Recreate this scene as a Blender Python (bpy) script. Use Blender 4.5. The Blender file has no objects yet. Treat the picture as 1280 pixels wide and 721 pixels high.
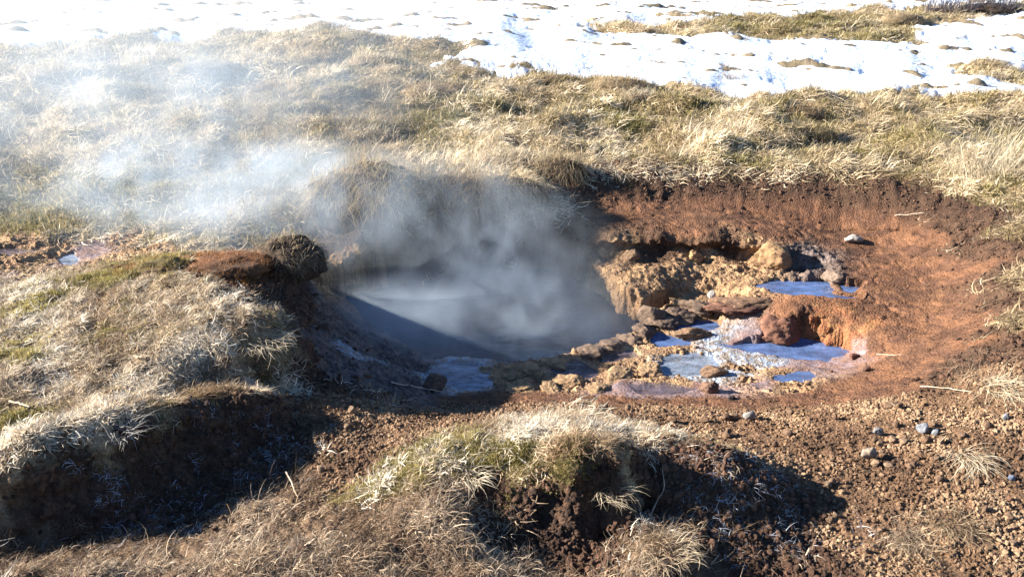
import bpy, math, random
import numpy as np
from mathutils import Vector

random.seed(7)
RNG = np.random.default_rng(7)
SC = bpy.context.scene
COL = SC.collection
rad = math.radians

# ------------------------------------------------------------------ camera
CAM_H, PITCH, FPX = 1.6, rad(25.0), 1004.0          # FPX: focal length in pixels of a 1280 wide frame
cam_d = bpy.data.cameras.new("camera")
cam = bpy.data.objects.new("camera", cam_d); COL.objects.link(cam)
cam.location = (0, 0, CAM_H)
cam.rotation_euler = (math.pi / 2 - PITCH, 0, 0)
cam_d.sensor_width = 36.0
cam_d.lens = 36.0 * FPX / 1280.0
cam_d.clip_start, cam_d.clip_end = 0.05, 2000
cam_d.dof.use_dof = True
cam_d.dof.focus_distance = 4.0
cam_d.dof.aperture_fstop = 14
SC.camera = cam

# ------------------------------------------------------------------ light
SUN_EL = rad(22.0)
SUN_AZ = math.atan2(-0.99, 0.12)                     # towards the sun: left, a little behind the spring
world = bpy.data.worlds.new("World"); SC.world = world
world.use_nodes = True
wn = world.node_tree.nodes; wl = world.node_tree.links
sky = wn.new("ShaderNodeTexSky"); sky.sky_type = 'NISHITA'
sky.sun_disc = False
sky.sun_elevation = SUN_EL
sky.sun_rotation = SUN_AZ % (2 * math.pi)
sky.air_density, sky.dust_density, sky.ozone_density = 1.0, 0.0, 6.0
bg = wn["Background"]; bg.inputs[1].default_value = 0.05
wl.new(sky.outputs[0], bg.inputs[0])
sun_d = bpy.data.lights.new("sun", 'SUN')
sun_d.energy, sun_d.angle, sun_d.color = 5.0, rad(0.5), (1.0, 0.92, 0.80)
sun = bpy.data.objects.new("sun", sun_d); COL.objects.link(sun)
sd = Vector((math.sin(SUN_AZ) * math.cos(SUN_EL), math.cos(SUN_AZ) * math.cos(SUN_EL), math.sin(SUN_EL)))
sun.rotation_euler = sd.to_track_quat('Z', 'Y').to_euler()
sun.location = (-6, 2, 5)

SC.view_settings.view_transform = 'Standard'
SC.view_settings.look = 'None'
SC.view_settings.gamma = 1.0
SC.view_settings.exposure = 2.05
cy = SC.cycles
cy.max_bounces, cy.diffuse_bounces, cy.glossy_bounces, cy.transmission_bounces = 6, 3, 2, 3
cy.volume_bounces = 1
cy.volume_step_rate, cy.volume_max_steps = 1.6, 128
cy.transparent_max_bounces = 8
cy.use_denoising = True

# ------------------------------------------------------------------ noise (numpy Perlin)
def _h(ix, iy, iz, seed):
    with np.errstate(over='ignore'):
        n = ix.astype(np.uint32) * np.uint32(374761393) + iy.astype(np.uint32) * np.uint32(668265263) \
            + iz.astype(np.uint32) * np.uint32(2147483647 & 1274126177) + np.uint32(seed * 1013904223 & 0xffffffff)
        n = (n ^ (n >> np.uint32(13))) * np.uint32(1274126177)
        n = (n ^ (n >> np.uint32(16))) * np.uint32(2246822519)
        return n ^ (n >> np.uint32(15))

def perlin2(x, y, seed=0):
    x = np.asarray(x, np.float64); y = np.asarray(y, np.float64)
    fx, fy = np.floor(x), np.floor(y)
    ix, iy = fx.astype(np.int64), fy.astype(np.int64)
    dx, dy = (x - fx).astype(np.float32), (y - fy).astype(np.float32)
    z0 = np.zeros_like(ix)
    def g(a, b):
        ang = _h(ix + a, iy + b, z0, seed).astype(np.float32) * np.float32(2 * math.pi / 4294967296.0)
        return np.cos(ang) * (dx - a) + np.sin(ang) * (dy - b)
    u = dx * dx * dx * (dx * (dx * 6 - 15) + 10); v = dy * dy * dy * (dy * (dy * 6 - 15) + 10)
    a = g(0, 0); b = g(1, 0); c = g(0, 1); d = g(1, 1)
    return 1.5 * ((a + u * (b - a)) * (1 - v) + (c + u * (d - c)) * v)

def fbm2(x, y, octaves=4, seed=0, gain=0.5):
    s = 0.0; a = 1.0; f = 1.0; t = 0
    for o in range(octaves):
        s = s + a * perlin2(x * f + 17.3 * o, y * f - 9.1 * o, seed + o); t += a
        a *= gain; f *= 2.03
    return s / t

def perlin3(x, y, z, seed=0):
    fx, fy, fz = np.floor(x), np.floor(y), np.floor(z)
    ix, iy, iz = fx.astype(np.int64), fy.astype(np.int64), fz.astype(np.int64)
    dx, dy, dz = x - fx, y - fy, z - fz
    def g(a, b, c):
        h = _h(ix + a, iy + b, iz + c, seed)
        gx = (h & np.uint32(1023)).astype(np.float32) / 511.5 - 1
        gy = ((h >> np.uint32(10)) & np.uint32(1023)).astype(np.float32) / 511.5 - 1
        gz = ((h >> np.uint32(20)) & np.uint32(1023)).astype(np.float32) / 511.5 - 1
        return gx * (dx - a) + gy * (dy - b) + gz * (dz - c)
    f = lambda t: t * t * t * (t * (t * 6 - 15) + 10)
    u, v, w = f(dx), f(dy), f(dz)
    l = lambda a, b, t: a + t * (b - a)
    return 1.4 * l(l(l(g(0,0,0), g(1,0,0), u), l(g(0,1,0), g(1,1,0), u), v),
                   l(l(g(0,0,1), g(1,0,1), u), l(g(0,1,1), g(1,1,1), u), v), w)

def fbm3(x, y, z, octaves=3, seed=0, gain=0.5):
    s = 0.0; a = 1.0; f = 1.0; t = 0
    for o in range(octaves):
        s = s + a * perlin3(x * f + 3.7 * o, y * f + 11.1 * o, z * f - 5.3 * o, seed + o); t += a
        a *= gain; f *= 2.03
    return s / t

def sstep(a, b, x):
    t = np.clip((x - a) / (b - a), 0, 1)
    return t * t * (3 - 2 * t)

# ------------------------------------------------------------------ survey: sight line of the photograph -> point of the place
CP, SP = math.cos(PITCH), math.sin(PITCH)
def sight(u, v):
    x = (np.asarray(u, float) - 640.0) / FPX; q = (360.5 - np.asarray(v, float)) / FPX
    return x, CP + SP * q, -SP + CP * q
def P(u, v, z):
    dx, dy, dz = sight(u, v)
    t = (CAM_H - z) / -dz
    return (dx * t, dy * t)

# surveyed heights: (u, v, height in metres above the grass plain)
HEIGHTS = [
 # plain behind the spring
 (0,250,-.02),(150,255,-.03),(300,262,-.03),(0,200,.02),(150,205,.0),(300,215,.0),(380,240,.03),(330,285,-.06),(230,290,-.06),
 (0,120,.05),(200,130,.05),(400,130,.03),(600,130,.05),(800,130,.05),(1000,130,.05),(1200,130,.05),
 (0,60,.1),(250,62,.05),(420,55,.2),(640,60,.1),(900,60,.1),(1250,60,.12),(60,20,.1),(500,20,.1),(900,20,.2),(1280,15,.3),
 (540,190,.06),(640,180,.05),(760,180,.05),(900,185,.04),(1050,195,.04),(1180,215,.04),(1270,240,.06),(1279,180,.05),
 # rim of the hole, back
 (430,246,.03),(480,262,.05),(540,258,.05),(600,246,.05),(660,238,.05),(720,222,.05),(800,212,.06),(900,210,.06),(1000,216,.06),(1100,228,.06),(1180,240,.05),(1245,268,.07),(1262,300,.08),
 # foot of the dark bank round the red bowl
 (735,246,-.04),(820,240,-.03),(900,238,-.03),(1000,243,-.03),(1090,254,-.03),(1160,272,-.02),(1215,300,-.01),
 # red bowl
 (760,268,-.09),(850,266,-.09),(950,268,-.10),(1050,278,-.12),(1110,310,-.15),(1165,350,-.14),(1200,370,-.09),(1235,365,-.01),(1225,410,-.02),(1195,410,-.09),(1160,405,-.15),(1110,370,-.17),
 (1080,325,-.16),(1040,318,-.15),
 (1130,440,-.17),(1175,446,-.10),(1210,440,-.02),
 # lip of the bowl over the recess, and the recess floor
 (700,284,-.1),(760,292,-.12),(820,293,-.12),(880,296,-.12),(930,297,-.12),(965,296,-.11),(985,303,-.12),
 (715,322,-.22),(760,322,-.23),(820,322,-.23),(880,323,-.23),(930,322,-.22),(960,330,-.2),(985,338,-.2),
 # ochre bench and its cliff
 (725,335,-.25),(770,335,-.22),(815,342,-.21),(850,335,-.22),(900,335,-.22),(835,352,-.24),(930,350,-.23),(975,344,-.215),
 (880,362,-.3),(860,368,-.32),(895,372,-.32),
 # ridge between hole and terraces
 (870,380,-.3),(840,392,-.31),(812,407,-.32),(795,422,-.34),(760,434,-.35),(720,444,-.36),(680,452,-.37),(640,457,-.38),(610,452,-.385),
 # slab, algae bank, terraces
 (920,372,-.235),(960,375,-.21),(930,392,-.25),(1000,392,-.2),(1050,392,-.19),(1090,395,-.18),(1120,415,-.18),(1000,412,-.27),(1040,415,-.26),(1080,425,-.23),
 (900,420,-.32),(860,430,-.32),(930,440,-.32),(1000,440,-.325),(1060,442,-.3),(960,465,-.32),(880,465,-.325),(820,450,-.335),(780,462,-.34),(720,470,-.345),
 (660,478,-.345),(620,490,-.33),(560,500,-.3),(1060,465,-.27),(1010,480,-.27),(920,490,-.28),(820,492,-.29),(720,494,-.29),
 # front slope of gravel
 (1130,478,-.12),(1180,468,-.03),(1100,492,-.11),(1050,497,-.18),(950,508,-.19),(850,510,-.2),(750,512,-.2),(650,512,-.2),(560,515,-.2),(480,505,-.17),
 (420,500,-.1),(420,540,-.05),(480,550,-.06),(550,528,-.12),(850,545,-.08),(950,560,-.06),(1050,545,-.04),(1150,520,-.01),(1250,520,.03),(1255,450,.06),(1265,400,.07),(1270,340,.08),
 (1150,600,.0),(1250,620,.03),(1050,600,-.03),(1100,690,.0),(1250,710,.03),(1000,710,-.02),(900,715,-.02),
 # hole: left bank, beach, shaded front bank
 (345,285,-.08),(400,292,-.12),(430,310,-.14),(470,318,-.17),(530,320,-.21),(430,335,-.21),(480,345,-.27),(530,345,-.33),(410,355,-.26),
 (405,385,-.2),(395,360,-.12),(420,405,-.17),(445,425,-.22),(470,455,-.22),(440,460,-.17),(500,480,-.24),(455,402,-.33),(490,425,-.36),(520,445,-.37),(540,468,-.36),(510,462,-.33),
 # big straw mound, left
 (0,370,.03),(60,355,.06),(120,345,.08),(180,330,.1),(230,322,.11),(290,318,.13),(340,320,.14),(375,330,.1),(385,365,.0),(390,400,-.03),(400,440,-.09),
 (120,390,.1),(200,385,.14),(280,380,.17),(330,390,.16),(355,410,.1),(368,440,.0),(330,440,.06),(280,440,.1),(200,440,.12),(100,440,.09),(0,430,.06),
 (330,480,-.04),(370,495,-.07),(260,480,.02),(150,470,.07),(60,470,.08),(0,490,.1),(80,520,.12),(150,500,.12),(230,500,.08),
 # mud flat behind the mound
 (20,310,-.05),(60,320,-.07),(100,325,-.09),(150,305,-.06),(60,295,-.03),(200,305,-.05),(0,285,-.02),
 # bank edge and hollow, front left
 (0,596,.13),(50,578,.14),(110,554,.14),(180,531,.13),(250,511,.10),(310,498,.07),(345,505,.0),
 (-60,664,-.03),(40,664,-.04),(110,636,-.04),(180,610,-.05),(250,582,-.05),(310,553,-.06),(360,530,-.06),
 (120,680,-.07),(220,640,-.09),(320,600,-.08),(390,560,-.05),(20,712,.04),(120,712,.03),(230,690,.0),(330,640,-.02),(400,610,-.01),(420,680,.05),(330,705,.05),
 # mossy mound, front middle
 (430,640,.01),(480,610,.045),(520,582,.075),(570,562,.10),(630,552,.11),(690,543,.125),(740,538,.14),(775,556,.15),(795,578,.145),
 (500,680,.05),(560,690,.05),(560,640,.09),(600,625,.03),(625,605,.05),(660,600,.09),(720,590,.16),(760,600,.13),(690,640,.03),(750,650,.0),(640,670,.0),(700,705,-.02),(620,712,.02),(520,718,.04),
 (840,575,.1),(880,572,.11),(920,582,.1),(960,600,.06),(800,625,.02),(860,630,.04),(930,640,.02),(1000,640,-.02),(800,690,.05),(830,680,.05),(860,710,.0),
]
_pts = np.array([(*P(u, v, z), z) for u, v, z in HEIGHTS] +
  [(-4, 2.0, .05), (-3, .5, 0), (0, .6, 0), (3, .5, 0), (4, 2.5, .05), (-6, 5, .03), (6, 5, .06), (0, -3, 0), (-10, 0, 0), (10, 0, 0), (-2.4, 2.2, .12), (-2.2, 2.8, .06),
   (-15, 14, .1), (15, 14, .2), (0, 30, .2), (-30, 25, .2), (30, 25, .3), (0, -20, 0), (-2, 1.2, .0), (2, 1.3, 0)])
def _ker(d2): return np.sqrt(d2 + 0.03 ** 2)
def _solve(pts):
    n = len(pts)
    d2 = ((pts[:, None, :2] - pts[None, :, :2]) ** 2).sum(-1)
    A = np.zeros((n + 1, n + 1)); A[:n, :n] = _ker(d2) - np.eye(n) * 0.002
    A[n, :n] = 1; A[:n, n] = 1
    return np.linalg.solve(A, np.append(pts[:, 2], 0))
_wts = _solve(_pts)
def base_height(x, y):
    sh = np.shape(x); x = np.ravel(x).astype(np.float32); y = np.ravel(y).astype(np.float32)
    out = np.empty(len(x), np.float32)
    px, py, w = _pts[:, 0].astype(np.float32), _pts[:, 1].astype(np.float32), _wts[:-1].astype(np.float32)
    for s in range(0, len(x), 20000):
        d2 = (x[s:s+20000, None] - px) ** 2 + (y[s:s+20000, None] - py) ** 2
        out[s:s+20000] = np.sqrt(d2 + np.float32(.0009)) @ w + np.float32(_wts[-1])
    return out.reshape(sh)
def on_ground(uv):
    """first hit of each sight line with the smooth ground"""
    uv = np.array(uv, float)
    dx, dy, dz = sight(uv[:, 0], uv[:, 1])
    best = np.full(len(uv), np.nan); done = np.zeros(len(uv), bool)
    t = 1.2
    while t < 30 and not done.all():
        h = base_height(dx * t, dy * t)
        hit = (~done) & (CAM_H + dz * t <= h)
        best[hit] = t; done |= hit
        t *= 1.004
    best[~done] = 30
    return dx * best, dy * best

# ------------------------------------------------------------------ what covers the ground where
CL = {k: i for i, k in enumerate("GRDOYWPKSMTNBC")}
COVER = {
 'G': [(480,520),(560,525),(640,508),(850,535),(950,545),(1050,540),(1100,570),(1150,560),(1000,590),(1180,640),(1100,610),(1230,560),(420,530),(460,560),(400,510),(1050,660),(1200,690),(1120,700),(420,600),(440,580),(1000,520),(820,512),(900,520),(1150,500),(1210,470),(1240,510),(1080,515),(730,508),(1270,680)],
 'R': [(1050,404),(1100,420),(1010,394),(1075,400),(1090,385),(1150,455),(1180,440),(1205,432),(1100,490),(1140,470),(1210,400),(1040,490),(850,502),(640,498),(580,497),(800,265),(900,260),(1000,265),(1080,280),(1120,310),(1160,340),(1190,380),(1160,400),(1100,340),(1040,290),(960,285),(860,280),(760,270),(1200,420),(1130,430),(1120,412),(1110,395),(1100,432),(1140,415),(1080,480),(1000,500),(1120,460),(1220,340),(900,503),(760,500),(680,498),(1230,400),(1160,300)],
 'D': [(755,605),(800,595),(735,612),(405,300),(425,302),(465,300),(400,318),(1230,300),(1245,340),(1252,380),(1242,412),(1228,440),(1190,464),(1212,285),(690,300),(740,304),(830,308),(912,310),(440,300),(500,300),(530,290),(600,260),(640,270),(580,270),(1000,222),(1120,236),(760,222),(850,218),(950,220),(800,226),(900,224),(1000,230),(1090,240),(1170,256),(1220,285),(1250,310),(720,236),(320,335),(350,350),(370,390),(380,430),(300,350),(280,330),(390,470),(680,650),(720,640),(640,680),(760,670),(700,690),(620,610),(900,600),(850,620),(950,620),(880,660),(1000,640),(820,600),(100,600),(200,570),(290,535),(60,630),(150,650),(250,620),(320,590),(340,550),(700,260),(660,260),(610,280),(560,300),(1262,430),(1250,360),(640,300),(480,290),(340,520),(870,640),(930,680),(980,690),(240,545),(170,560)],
 'O': [(20,306),(60,314),(180,312),(150,304),(800,475),(850,478),(940,478),(985,484),(920,458),(870,452),(975,468),(440,318),(480,325),(510,345),(440,360),(470,352),(560,335),(730,340),(770,345),(790,370),(800,385),(820,345),(860,330),(900,330),(930,320),(950,325),(760,320),(650,475),(700,480),(760,465),(790,460),(640,465),(690,455),(900,350),(860,345),(910,370),(840,435),(850,445),(760,450),(810,475),(500,335),(450,340),(530,340),(420,330),(870,385),(830,400)],
 'Y': [(1020,400),(1060,398),(1085,408),(1045,410)],
 'W': [(900,445),(940,450),(880,455),(920,470),(960,455),(580,460),(560,470),(560,485),(900,430),(860,455),(840,465),(870,470),(445,445)],
 'P': [(1070,438),(820,490),(780,488),(980,460),(1020,455),(950,480),(1050,450),(870,488),(720,465),(120,312),(930,432)],
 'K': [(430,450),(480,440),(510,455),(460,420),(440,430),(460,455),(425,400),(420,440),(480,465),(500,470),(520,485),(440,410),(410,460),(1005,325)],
 'S': [(750,560),(785,572),(715,560),(40,405),(110,375),(30,365),(200,355),(160,395),(230,498),(290,486),(180,514),(110,538),(40,566),(0,582),(200,380),(280,400),(320,390),(250,430),(300,450),(150,420),(80,430),(240,470),(330,430),(20,470),(180,450),(60,500),(150,500),(20,560),(100,530),(700,530),(660,535),(740,528),(670,540),(720,545),(230,400),(350,410),(110,460)],
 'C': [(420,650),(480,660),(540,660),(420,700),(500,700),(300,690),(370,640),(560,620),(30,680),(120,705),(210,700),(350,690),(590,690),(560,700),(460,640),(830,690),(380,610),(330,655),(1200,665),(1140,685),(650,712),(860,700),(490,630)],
 'M': [(510,600),(550,585),(580,565),(620,570),(650,585),(490,605),(540,575),(600,562),(580,578),(640,578),(530,598),(60,380),(130,350),(510,590),(560,560),(600,555),(720,575),(480,610),(160,345),(40,440),(20,530),(760,150),(850,140),(700,145),(150,240),(60,250),(230,250),(1050,190),(920,200),(1200,185),(320,230),(940,40),(1000,42),(1050,45),(1100,38),(560,160),(10,260),(100,275),(1010,155)],
 'T': [(1276,290),(1279,350),(1277,400),(100,100),(200,110),(300,100),(400,95),(500,110),(600,110),(700,110),(800,125),(900,130),(1000,135),(1100,140),(1200,140),(1270,150),(100,150),(200,170),(300,180),(400,160),(500,140),(600,170),(700,190),(800,180),(900,170),(1000,180),(1100,170),(1250,210),(1150,215),(560,200),(620,220),(480,200),(420,230),(60,200),(0,90),(150,60),(300,55),(420,70),(530,70),(830,40),(1140,25),(1270,95),(350,260),(260,275),(20,170),(400,265),(1240,240),(1000,205),(870,195)],
 'N': [(680,78),(640,78),(600,64),(720,86),(760,94),(840,100),(50,10),(200,15),(350,25),(500,30),(620,20),(700,60),(800,85),(900,90),(1000,92),(1100,90),(1180,80),(1250,70),(650,70),(750,30),(1200,45),(560,45),(850,10),(1000,8),(420,15),(30,48),(860,105),(1050,108),(1130,100),(1270,40),(800,65),(1180,104),(90,30),(300,35),(950,72),(1100,70)],
 'B': [(200,300),(300,300),(350,300),(100,292),(260,300)],
}
_cuv = [(u, v) for k in COVER for (u, v) in COVER[k]]
_ccl = np.array([CL[k] for k in COVER for _ in COVER[k]])
_cx, _cy = on_ground(_cuv)
def polar(x, y): return np.arctan2(x, y), np.log(np.maximum(np.hypot(x, y), .05)) * 1.35
_cth, _clr = polar(_cx, _cy)
def cover_weights(x, y):
    th, lr = polar(x, y)
    s = 26.0
    th = th + .020 * fbm2(th * s, lr * s, 4, 90, .65); lr = lr + .026 * fbm2(th * s, lr * s, 4, 95, .65)
    n = len(x); W = np.zeros((n, len(CL)), np.float32)
    th = th.astype(np.float32); lr = lr.astype(np.float32)
    a, b = _cth.astype(np.float32), _clr.astype(np.float32)
    onehot = np.zeros((len(a), len(CL)), np.float32); onehot[np.arange(len(a)), _ccl] = 1
    for i in range(0, n, 20000):
        d2 = (th[i:i+20000, None] - a) ** 2 + (lr[i:i+20000, None] - b) ** 2 + np.float32(2e-5)
        w = 1 / d2; w = w * w * w
        w = w @ onehot
        W[i:i+20000] = w / w.sum(1, keepdims=True)
    return W

# ------------------------------------------------------------------ pools: (level, outline in sight lines, bed depth, material, label)
POOLS = {
 'main': (-.40, [(640,456),(690,449),(750,437),(797,424),(812,410),(842,393),(838,386),(800,402),(778,392),(748,366),(716,346),(690,337),(640,335),(570,341),(520,352),(470,362),(425,372),(395,385),(440,402),(480,420),(520,444),(560,452),(605,455)], .30),
 'upper': (-.225, [(942,356),(975,351),(1010,350),(1040,354),(1062,362),(1075,374),(1070,382),(1035,382),(995,378),(965,368)], .03),
 'upper_small': (-.215, [(1052,357),(1078,359),(1074,366),(1056,364)], .02),
 'red': (-.327, [(945,428),(985,421),(1020,424),(1060,436),(1066,445),(1030,450),(985,447),(955,442),(930,440),(905,432)], .025),
 'step_a': (-.337, [(806,424),(825,415),(858,418),(880,424),(862,433),(825,434)], .02),
 'step_b': (-.325, [(842,410),(860,398),(885,392),(897,398),(895,412),(868,418)], .02),
 'stream': (-.318, [(872,385),(888,376),(900,380),(898,392),(882,394)], .015),
 'milky': (-.335, [(830,446),(862,440),(892,446),(900,458),(880,468),(850,472),(828,468)], .015),
 'lav': (-.352, [(690,462),(715,453),(745,450),(748,466),(738,476),(705,470)], .02),
 'lav_b': (-.345, [(745,443),(785,438),(800,444),(770,450),(748,452)], .015),
 'mud': (-.300, [(785,482),(830,479),(870,486),(850,495),(805,494)], .01),
 'blue': (-.30, [(968,470),(1010,464),(1025,470),(1000,478),(972,478)], .012),
 'white': (-.372, [(527,478),(535,462),(565,451),(600,453),(612,468),(616,485),(590,492),(555,489)], .02),
 'left': (-.085, [(72,322),(92,317),(100,326),(90,336),(76,333)], .02),
 'left_b': (-.06, [(-20,312),(20,309),(50,313),(20,319),(-20,320)], .012),
}
def outline(name, grow=0.0):
    lev, uv, dep = POOLS[name]
    pts = np.array([P(u, v, lev) for u, v in uv])
    if grow:
        c = pts.mean(0); d = pts - c
        pts = c + d * (1 + grow / np.linalg.norm(d, axis=1, keepdims=True))
    return pts
def sdist(x, y, poly):
    """signed distance, inside negative"""
    d = np.full(x.shape, 1e9); ins = np.zeros(x.shape, bool)
    n = len(poly)
    for i in range(n):
        ax, ay = poly[i]; bx, by = poly[(i + 1) % n]
        ex, ey = bx - ax, by - ay
        t = np.clip(((x - ax) * ex + (y - ay) * ey) / (ex * ex + ey * ey), 0, 1)
        d = np.minimum(d, (x - ax - t * ex) ** 2 + (y - ay - t * ey) ** 2)
        c = ((ay > y) != (by > y)) & (x < (bx - ax) * (y - ay) / (by - ay + 1e-12) + ax)
        ins ^= c
    d = np.sqrt(d)
    return np.where(ins, -d, d)

# ------------------------------------------------------------------ the ground sheet (rings round the viewpoint, finest where seen closest)
front = np.linspace(rad(-47), rad(47), 1000)
rest = np.linspace(rad(47), rad(313), 58)[1:-1]
TH = np.concatenate([front, rest])
RR = np.concatenate([np.linspace(.25, 1.3, 12, endpoint=False), np.linspace(1.3, 2.35, 175, endpoint=False),
                     np.linspace(2.35, 5.0, 420, endpoint=False), np.geomspace(5.0, 20, 130, endpoint=False), np.geomspace(20, 600, 26)])
NT, NR = len(TH), len(RR)
GX = (RR[:, None] * np.sin(TH)[None]).ravel(); GY = (RR[:, None] * np.cos(TH)[None]).ravel()
GR = np.repeat(RR, NT)
near = sstep(24, 14, GR)
Z = base_height(GX, GY) * near
W = cover_weights(GX, GY)
w = lambda ks: sum(W[:, CL[k]] for k in ks)
veg = w('SMTNBC'); rock = w('OYWPK'); soil = w('GRD')
def grid_grad(F):
    f = F.reshape(NR, NT)
    px = GX.reshape(NR, NT); py = GY.reshape(NR, NT)
    fr = np.gradient(f, axis=0) / np.gradient(RR)[:, None]
    ft = np.gradient(f, axis=1) / (np.gradient(TH)[None] * RR[:, None])
    s, c = np.sin(TH)[None], np.cos(TH)[None]
    return (fr * s + ft * c).ravel(), (fr * c - ft * s).ravel()
_gx, _gy = grid_grad(Z)
calm = 1 - .85 * sstep(.8, 2.2, np.hypot(_gx, _gy)) * (GR < 6)
# hummocks of the plain
far = sstep(4.7, 6.2, GR)
hum = np.abs(fbm2(GX * .55, GY * .8, 2, 3)) * -.22 + .06 + .13 * fbm2(GX * 1.7, GY * 2.3, 3, 11) + .05 * np.maximum(fbm2(GX * 4.2, GY * 5.5, 2, 15), -.1)
Z += (far * hum * veg * sstep(30, 12, GR)).astype(np.float32)
Z += far * .10 * fbm2(GX * .15, GY * .15, 2, 21)
Z += (sstep(20, 200, GR) * 2.5 * (fbm2(GX * .012, GY * .012, 3, 22) - .2)).astype(np.float32)
# relief of each cover
n_mid = fbm2(GX * 7, GY * 7, 3, 31); n_fine = fbm2(GX * 20, GY * 20, 2, 41, .6); n_lump = fbm2(GX * 13, GY * 16, 2, 45)
n_mid, n_fine, n_lump = n_mid * calm, n_fine * calm, n_lump * calm
Z += veg * (.022 * n_mid + .012 * n_fine) * sstep(.2, 1.5, GR)
Z += w('G') * (.014 * n_mid + .008 * n_fine)
runs = np.abs(fbm2(GX * 3.1 + .4 * n_mid, GY * 3.1, 3, 57))
Z += w('R') * (.008 * n_mid + .004 * n_fine - .007 * sstep(.10, .0, runs))
Z += w('D') * (.020 * n_mid + .015 * n_fine + .010 * n_lump)
crag = np.abs(fbm2(GX * 18 + 2 * n_mid, GY * 24, 2, 51, .6))
crag2 = np.abs(fbm2(GX * 42 + 3 * n_mid, GY * 46, 1, 55, .6))
crag = .2 + (crag - .2) * calm; crag2 = .2 + (crag2 - .2) * calm
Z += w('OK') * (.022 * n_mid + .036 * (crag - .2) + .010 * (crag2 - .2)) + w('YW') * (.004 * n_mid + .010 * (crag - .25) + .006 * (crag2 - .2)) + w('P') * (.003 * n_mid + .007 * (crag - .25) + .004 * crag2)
# layered terraces on the mineral rock
st = Z / .035 + .5 * n_mid
Z = Z + w('O') * .25 * ((np.floor(st) + sstep(.35, .9, st - np.floor(st)) - st) * .035)
# dark hole in the bowl
hx, hy = P(1003, 326, -.16)
Z -= .11 * np.exp(-(((GX - hx) / .085) ** 2 + ((GY - hy) / .05) ** 2))
bank = np.ones_like(Z)
for nm, (lev, uv, dep) in POOLS.items():
    poly = outline(nm)
    c = poly.mean(0); R0 = np.linalg.norm(poly - c, axis=1).max() + .3
    idx = np.nonzero((GX - c[0]) ** 2 + (GY - c[1]) ** 2 < R0 * R0)[0]
    sdv = sdist(GX[idx], GY[idx], poly)
    wob = .022 if nm == 'main' else .030
    sdv = sdv + wob * fbm2(GX[idx] * 15, GY[idx] * 19, 3, 61, .65)
    z = Z[idx]
    rise = np.maximum(z, lev + .002 + (.022 if nm == 'main' else .010) * sstep(0, .06, sdv))
    k = sstep(.10, .02, sdv)
    z = z * (1 - k) + rise * k
    bed = lev - dep * sstep(0, .10 if nm == 'main' else .04, -sdv) - .004
    k = sstep(.012, -.006, sdv)
    Z[idx] = z * (1 - k) + np.minimum(z, bed) * k
# undercut and roughen the steep faces: push them sideways
def smooth(F, n):
    f = F.reshape(NR, NT).copy()
    for _ in range(n):
        f[1:-1] = .25 * f[:-2] + .5 * f[1:-1] + .25 * f[2:]
        f[:, 1:-1] = .25 * f[:, :-2] + .5 * f[:, 1:-1] + .25 * f[:, 2:]
    return f.ravel()
Zs = smooth(Z, 10)
gx, gy = grid_grad(Zs)
slope = np.hypot(gx, gy) + 1e-6
sel = np.nonzero((GR > 1.4) & (GR < 6) & (slope > .35))[0]
k = sstep(.35, 1.2, slope[sel])
n3 = fbm3(GX[sel] * 16, GY[sel] * 16, Z[sel] * 22, 3, 71, .6)
n3b = fbm3(GX[sel] * 6, GY[sel] * 6, Z[sel] * 9, 2, 75)
n3 = n3 - .5 * np.abs(fbm3(GX[sel] * 11, GY[sel] * 11, Z[sel] * 26, 2, 78))
push = k * (.045 * n3 + .04 * n3b)
X, Y = GX.copy(), GY.copy()
X[sel] -= gx[sel] / slope[sel] * push; Y[sel] -= gy[sel] / slope[sel] * push
# the lips: ground above a steep drop reaches out over it
lx, ly = P(850, 293, -.12)
for (u0, v0, z0, ru, rv, amt) in [(840,294,-.12,.55,.10,.07), (960,300,-.12,.16,.10,.05)]:
    cx, cyy = P(u0, v0, z0)
    m = np.exp(-((GX - cx) / ru) ** 4 - ((GY - cyy) / rv) ** 2) * sstep(-.19, -.13, Z)
    Y -= amt * m

def attr(me, name, typ, dom, data, key):
    a = me.attributes.new(name, typ, dom); a.data.foreach_set(key, np.ascontiguousarray(data, np.float32).ravel()); return a
def mesh_np(name, V, F):
    """V (n,3), F (m,k) all faces of k corners"""
    me = bpy.data.meshes.new(name); k = F.shape[1]
    me.vertices.add(len(V)); me.vertices.foreach_set('co', np.ascontiguousarray(V, np.float32).ravel())
    me.loops.add(F.size); me.loops.foreach_set('vertex_index', np.ascontiguousarray(F, np.int32).ravel())
    me.polygons.add(len(F)); me.polygons.foreach_set('loop_start', np.arange(0, F.size, k, dtype=np.int32))
    me.polygons.foreach_set('loop_total', np.full(len(F), k, np.int32))
    me.update(calc_edges=True)
    return me
def link(name, me, mat=None, smooth_=True, parent=None):
    o = bpy.data.objects.new(name, me); COL.objects.link(o)
    if mat: me.materials.append(mat)
    if smooth_: me.polygons.foreach_set('use_smooth', np.ones(len(me.polygons), bool))
    if parent: o.parent = parent
    return o
def tag(o, label, cat, group=None):
    o['label'] = label; o['category'] = cat
    if group: o['group'] = group
    return o

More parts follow.
